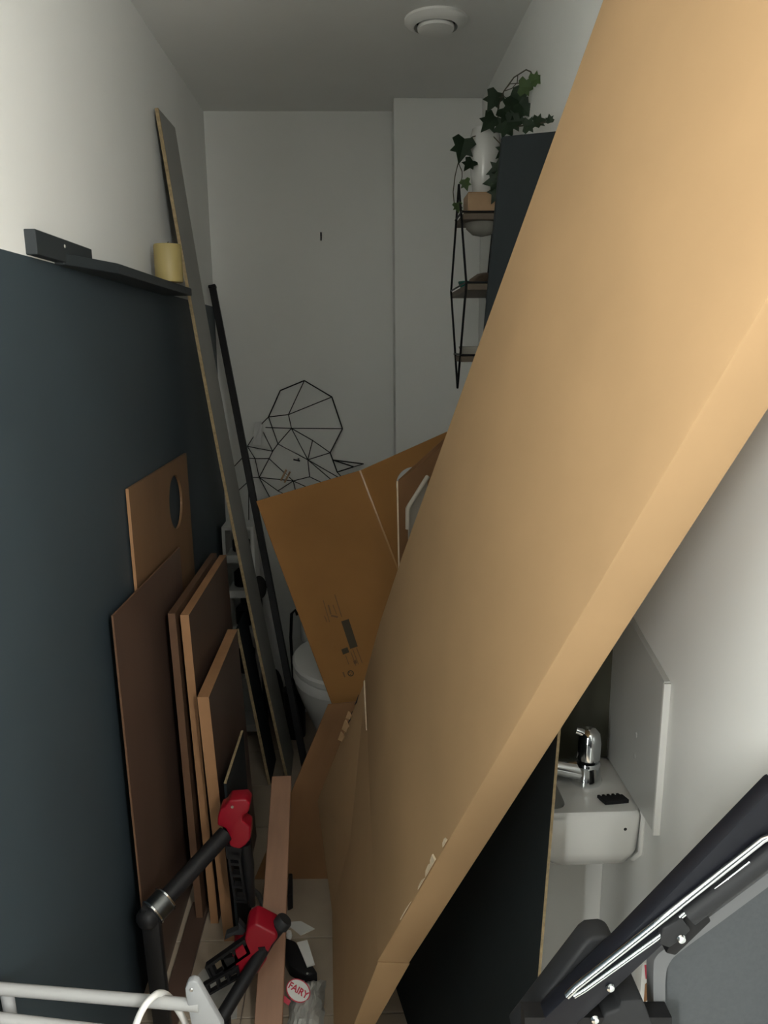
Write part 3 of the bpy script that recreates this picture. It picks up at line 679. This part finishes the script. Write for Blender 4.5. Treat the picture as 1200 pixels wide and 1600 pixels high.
tag(obj('bottle_cap', B().lathe(atz(431, 1560, 0) + V((-.012, 0, 0)), [(.012, 0), (.013, .006), (.010, .014), (.004, .017)], n=16), BLACK, None, True), 'little black bottle cap on the tiles at the left of the batten', 'cap')  # a small black knob lying loose on the tiles
q = [atz(445, 1442, .0), atz(470, 1440, .0), atz(492, 1452, .0), atz(470, 1462, .0)]
tag(obj('paper_scrap', B().poly(q, (0, 0, .002)), PAPER), 'white paper scrap on the tiles under the carton edge', 'paper')
q = [atz(305, 1530, 0), atz(318, 1515, 0), atz(372, 1540, 0), atz(370, 1592, 0), atz(330, 1596, 0)]
tag(obj('film_sheet', B().poly(q, (0, 0, .003)), BAG), 'crumpled clear plastic film lying on the tiles under the lower clamp', 'film')
tag(obj('floor_offcut', B().box((-.486, 1.44, .001), (.048, 0, 0), (0, .42, 0), (0, 0, .010)).bevel(.001, 1), VEN), 'narrow dark brown offcut lying flat on the tiles beside the veneered board', 'board')  # added dark strip, its colour stands in for the shaded floor here

# ------------------------------------------------------------------ toilet and things beside it
to_ = thing('toilet', (-.05, 2.62, 0), 'white ceramic toilet with closed lid against the back wall', 'toilet')
tb_ = B(); bm = tb_.bm; rings = []
def egg(cx, cy, hw, fr_, bk_, z, n=28):
    r_ = []
    for k_ in range(n):
        a = k_ * 2 * math.pi / n; yy = -math.cos(a); r_.append(bm.verts.new((cx + hw * math.sin(a), cy + yy * (fr_ if yy < 0 else bk_), z)))
    return r_
for hw, f_, bk_, z in ((.11, .14, .20, 0), (.10, .12, .20, .10), (.115, .15, .20, .20), (.155, .21, .21, .30), (.178, .245, .22, .37), (.180, .25, .22, .395)):
    rings.append(egg(-.065, 2.53, hw, f_, bk_, z))
loft(rings); bm.faces.new(rings[0]); bm.faces.new(rings[-1]); obj('bowl', tb_, CERAM, to_, True)
tb_ = B(); bm = tb_.bm; rings = [egg(-.065, 2.53, .184, .255, .20, z) if z != .43 else egg(-.065, 2.53, .182, .252, .20, z) for z in (.397, .425, .43)]
loft(rings); bm.faces.new(rings[0]); bm.faces.new(rings[-1]); obj('seat', tb_, WPLAS, to_, True)
tb_ = B(); bm = tb_.bm; rings = [egg(-.065, 2.53, .183, .254, .20, .433), egg(-.065, 2.53, .185, .256, .20, .452), egg(-.065, 2.53, .178, .248, .195, .460), egg(-.065, 2.53, .10, .15, .12, .464)]
loft(rings); bm.faces.new(rings[0]); bm.faces.new(rings[-1]); obj('lid', tb_, WPLAS, to_, True)
obj('cistern', B().cbox((-.24, 2.76, .40), (.11, 2.995, .74)).bevel(.02, 4), CERAM, to_, True)
obj('cistern_lid', B().cbox((-.25, 2.75, .742), (.12, 2.995, .775)).bevel(.01, 3), CERAM, to_, True)

br = thing('toilet_brush', (-.275, 2.80, 0), 'black toilet brush in a dark holder beside the toilet', 'brush')
obj('holder', B().lathe((-.275, 2.80, 0), [(.038, 0), (.04, .01), (.042, .18), (.046, .20), (.038, .20)], n=24), BLACK, br, True)
obj('brush_handle', B().tube([(-.275, 2.80, .20), (-.28, 2.79, .42), (-.272, 2.78, .52), (-.258, 2.78, .535), (-.25, 2.78, .515)], .006, 8), BLACKM, br, True)
rk = thing('slotted_rack', (-.47, 2.86, 0), 'pale narrow storage rack with dark openings seen between the leaning planks', 'rack')
x0, x1, y0_, z1 = -.525, -.405, 2.80, .86
for xx in (x0, x1 - .012): obj('side_post', B().cbox((xx, y0_, 0), (xx + .012, 2.92, z1)), WPLAS, rk)
for z in (.02, .22, .42, .58, .72, .848): obj('tier', B().cbox((x0 + .012, y0_ + .001, z), (x1 - .012, 2.92, z + (.03 if z < .8 else .012))), WPLAS, rk)
for i, (z, h_) in enumerate(((.2505, .15), (.4505, .11), (.6105, .09), (.7505, .07))):
    tag(obj('dark_bottle', B().lathe((-.465, 2.87, z), [(.030, 0), (.034, .005), (.034, h_ * .6), (.014, h_ * .8), (.014, h_), (.005, h_)], n=20), BLACK, None, True), ('dark squat bottle on the second tier of the pale rack', 'dark squat bottle on the third tier of the pale rack', 'dark squat bottle on the fourth tier of the pale rack', 'dark squat bottle on the top tier of the pale rack')[i], 'bottle', 'dark bottles in the pale rack')
bl_ = at(405, 918, 2.72)
brm = thing('black_brush', (bl_.x + .005, bl_.y, 0), 'round black brush head on a dark handle behind the grey plank', 'brush')
obj('brush_head', B().blob(bl_, .028, .03, .045, sub=3), DARK, brm, True)
obj('brush_stick', B().tube([bl_ - V((0, 0, .04)), V((bl_.x + .005, bl_.y, 0))], .009, 8), BLACK, brm, True)
tag(obj('dark_bag', B().blob((-.355, 2.86, .13), .035, .04, .13, sub=3), DARK, None, True), 'dark shapeless bag beside the toilet at the back', 'bag')

# ------------------------------------------------------------------ folding frame at bottom right
YF = .66
K = lambda x, y, Y=YF: at(x, y, Y)
fc_ = thing('folding_chair', (.25, YF + .02, 0), 'folded black chair with chrome slide rods and grey panel at lower right', 'chair')
mrl = obj('main_rail', B().poly([K(836, 1606), K(969, 1477), K(1215, 1224), K(1215, 1322), K(1090, 1428), K(898, 1606)], (0, .022, 0)).bevel(.003, 2), mat('blue_black_frame', (.012, .013, .018), .45, spec=.25), fc_, True)
obj('rail_end', B().poly([K(800, 1622, YF + .026), K(914, 1474, YF + .026), K(924, 1466, YF + .026), K(948, 1464, YF + .026), K(960, 1470, YF + .026), K(966, 1486, YF + .026), K(860, 1622, YF + .026)], (0, .03, 0)).bevel(.006, 3), SOFTB, fc_, True)
obj('slide_rod', B().tube([K(886, 1556, YF - .004), K(900, 1542, YF - .005), K(1192, 1312, YF - .005), K(1205, 1306, YF - .004), K(1218, 1306, YF - .004)], .0036, 10), CHROME, fc_, True)
obj('slide_rod', B().tube([K(897, 1556, YF - .003), K(914, 1546, YF - .004), K(1038, 1457, YF - .004)], .0028, 10), CHROME, fc_, True)
obj('slide_rod', B().tube([K(1062, 1433, YF - .004), K(1172, 1347, YF - .004)], .0028, 10), CHROME, fc_, True)
obj('rod_sleeve', B().tube([K(1075, 1430, YF - .002), K(1215, 1325, YF - .002)], .0105, 10), SOFTB, fc_, True)
chc = obj('clip', B().poly([K(1036, 1452, YF - .008), K(1066, 1434, YF - .008), K(1080, 1454, YF - .008), K(1064, 1470, YF - .008), K(1046, 1482, YF - .008), K(1030, 1476, YF - .008)], (0, .020, 0)).bevel(.002, 2), SOFTB, fc_, True)
obj('hinge_block', B().poly([K(1070, 1432, YF - .001), K(1100, 1422, YF - .001), K(1112, 1440, YF - .001), K(1056, 1494, YF - .001), K(1040, 1490, YF - .001)], (0, .02, 0)).bevel(.002, 2), BLACK, fc_, True)
for x, y, r in ((1064, 1466, .0048), (953, 1542, .0048), (929, 1592, .0048), (1104, 1420, .003)):
    obj('screw', B().lathe(K(x, y, YF - .008 if x == 1064 else YF), [(r * .9, 0), (r, .001), (r * .8, .003), (r * .25, .0036)], axis=(0, -1, 0), n=18), CHROME, chc if x == 1064 else mrl, True)
def spline(pts, n=6):
    out = []
    for i in range(len(pts) - 1):
        p0, p1, p2, p3 = pts[max(i - 1, 0)], pts[i], pts[i + 1], pts[min(i + 2, len(pts) - 1)]
        for k_ in range(n):
            t = k_ / n; out.append(tuple(.5 * (2 * b + (c - a) * t + (2 * a - 5 * b + 4 * c - e) * t * t + (-a + 3 * b - 3 * c + e) * t ** 3) for a, b, c, e in zip(p0, p1, p2, p3)))
    return out + [pts[-1]]
inner = spline([(1042, 1700), (1040, 1600), (1040, 1530), (1048, 1502), (1070, 1482), (1130, 1438), (1235, 1360)])
outer_ = spline([(1024, 1700), (1022, 1600), (1021, 1520), (1026, 1494), (1052, 1474), (1115, 1428), (1235, 1338)])
obj('grey_panel', B().poly([K(*p, YF + .028) for p in inner] + [K(1235, 1700, YF + .028)], (0, .012, 0)), GREYF, fc_)
fr_ = B(); bm = fr_.bm
A0 = [bm.verts.new(K(*p, YF + .022)) for p in inner]; A1 = [bm.verts.new(K(*p, YF + .022)) for p in outer_]
B0 = [bm.verts.new(v_.co + V((0, .02, 0))) for v_ in A0]; B1 = [bm.verts.new(v_.co + V((0, .02, 0))) for v_ in A1]
for i in range(len(A0) - 1):
    for a, b in ((A0, A1), (B1, B0), (A1, B1), (B0, A0)): bm.faces.new((a[i], a[i + 1], b[i + 1], b[i]))
bm.faces.new((A0[0], A1[0], B1[0], B0[0])); bm.faces.new((A0[-1], B0[-1], B1[-1], A1[-1]))
obj('panel_frame', fr_, GREYP, fc_, True)
obj('lower_knuckle', B().poly([K(938, 1604), K(946, 1585), K(968, 1578), K(970, 1564), K(1004, 1562), K(1012, 1580), K(1024, 1612)], (0, .04, 0)).bevel(.003, 2), SOFTB, fc_, True)
pf = K(1030, 1690)
for xx in (-.12, .10):
    obj('leg', B().tube([V((.20 + xx * .2, YF + .012, K(900, 1640).z)), V((.20 + xx, YF + .012, .0))], .011, 10), BLACK, fc_, True)
obj('under_frame', B().poly([K(820, 1590, YF + .001), K(1050, 1590, YF + .001), K(1050, 1660, YF + .001), K(820, 1660, YF + .001)], (0, .02, 0)), BLACK, fc_)
rb = thing('striped_packet', (.33, .84, 0), 'narrow red and white packet standing behind the folded chair', 'packet')
p = K(1004, 1505, .84); p2_ = K(1022, 1505, .84)
obj('packet_body', B().poly([p, p2_, V((p2_.x, p2_.y, 0)), V((p.x, p.y, 0))], (0, .02, 0)), PAPER, rb)
a, b_ = K(1007, 1508, .8395), K(1014, 1508, .8395)
obj('red_stripe', B().poly([a, b_, b_ + V((0, 0, -.02)), a + V((.003, 0, -.022))], (0, .0004, 0)), LRED, rb)
a, b_ = K(1008, 1538, .8395), K(1017, 1530, .8395)
obj('brown_stripe', B().poly([a, b_, b_ + V((0, 0, -.03)), a + V((0, 0, -.03))], (0, .0004, 0)), CARDD, rb)

# ------------------------------------------------------------------ drying rack rods at bottom left
ya = .92
ar = thing('drying_rack', (-.39, ya, 0), 'grey metal drying rack rods at the lower left corner', 'rack')
g0, g1 = V((-.536, ya + .018, at(0, 1545, ya + .018).z)), at(312, 1571, ya - .02)
obj('top_rod', B().tube([at(-20, 1543, ya + .02), g1], .0085, 14), RODG, ar, True)
h0, h1_ = at(-20, 1590, ya - .02), at(300, 1628, ya - .05)
obj('second_rod', B().tube([h0, h1_], .0085, 14), RODG, ar, True)
pe = B(); cc = at(304, 1548, ya - .028)
outl = [(290, 1556), (289, 1546), (293, 1536), (301, 1533), (309, 1536), (316, 1548), (348, 1604), (352, 1640), (306, 1640)]
ebr = obj('end_bracket', B().poly([at(*p, ya - .025) for p in outl], (0, .012, 0)).bevel(.002, 2), SILVER, ar, True)
obj('bracket_pin', B().lathe(at(299, 1547, ya - .0255), [(.0030, 0), (.002, .0012)], axis=(0, -1, 0), n=12), STEEL, ebr)
lt = at(328, 1630, ya - .018)
obj('leg', B().tube([lt, V((lt.x + .02, ya - .018, 0))], .009, 10), SILVER, ar, True)
obj('leg', B().tube([V((-.52, ya + .02, g0.z)), V((-.50, ya + .02, 0))], .009, 10), SILVER, ar, True)
cb = [at(x, y, Y) for x, y, Y in ((206, 1640, .86), (213, 1600, .87), (226, 1572, .88), (241, 1556, .895), (250, 1552, .91), (262, 1556, .93), (275, 1573, .945), (290, 1600, .95), (300, 1640, .95))]
tag(obj('white_cable', B().tube([V(p) for p in spline([tuple(q) for q in cb], 5)], .0048, 10), WPLAS, None, True), 'white cable looped over the grey drying rack rod', 'cable')
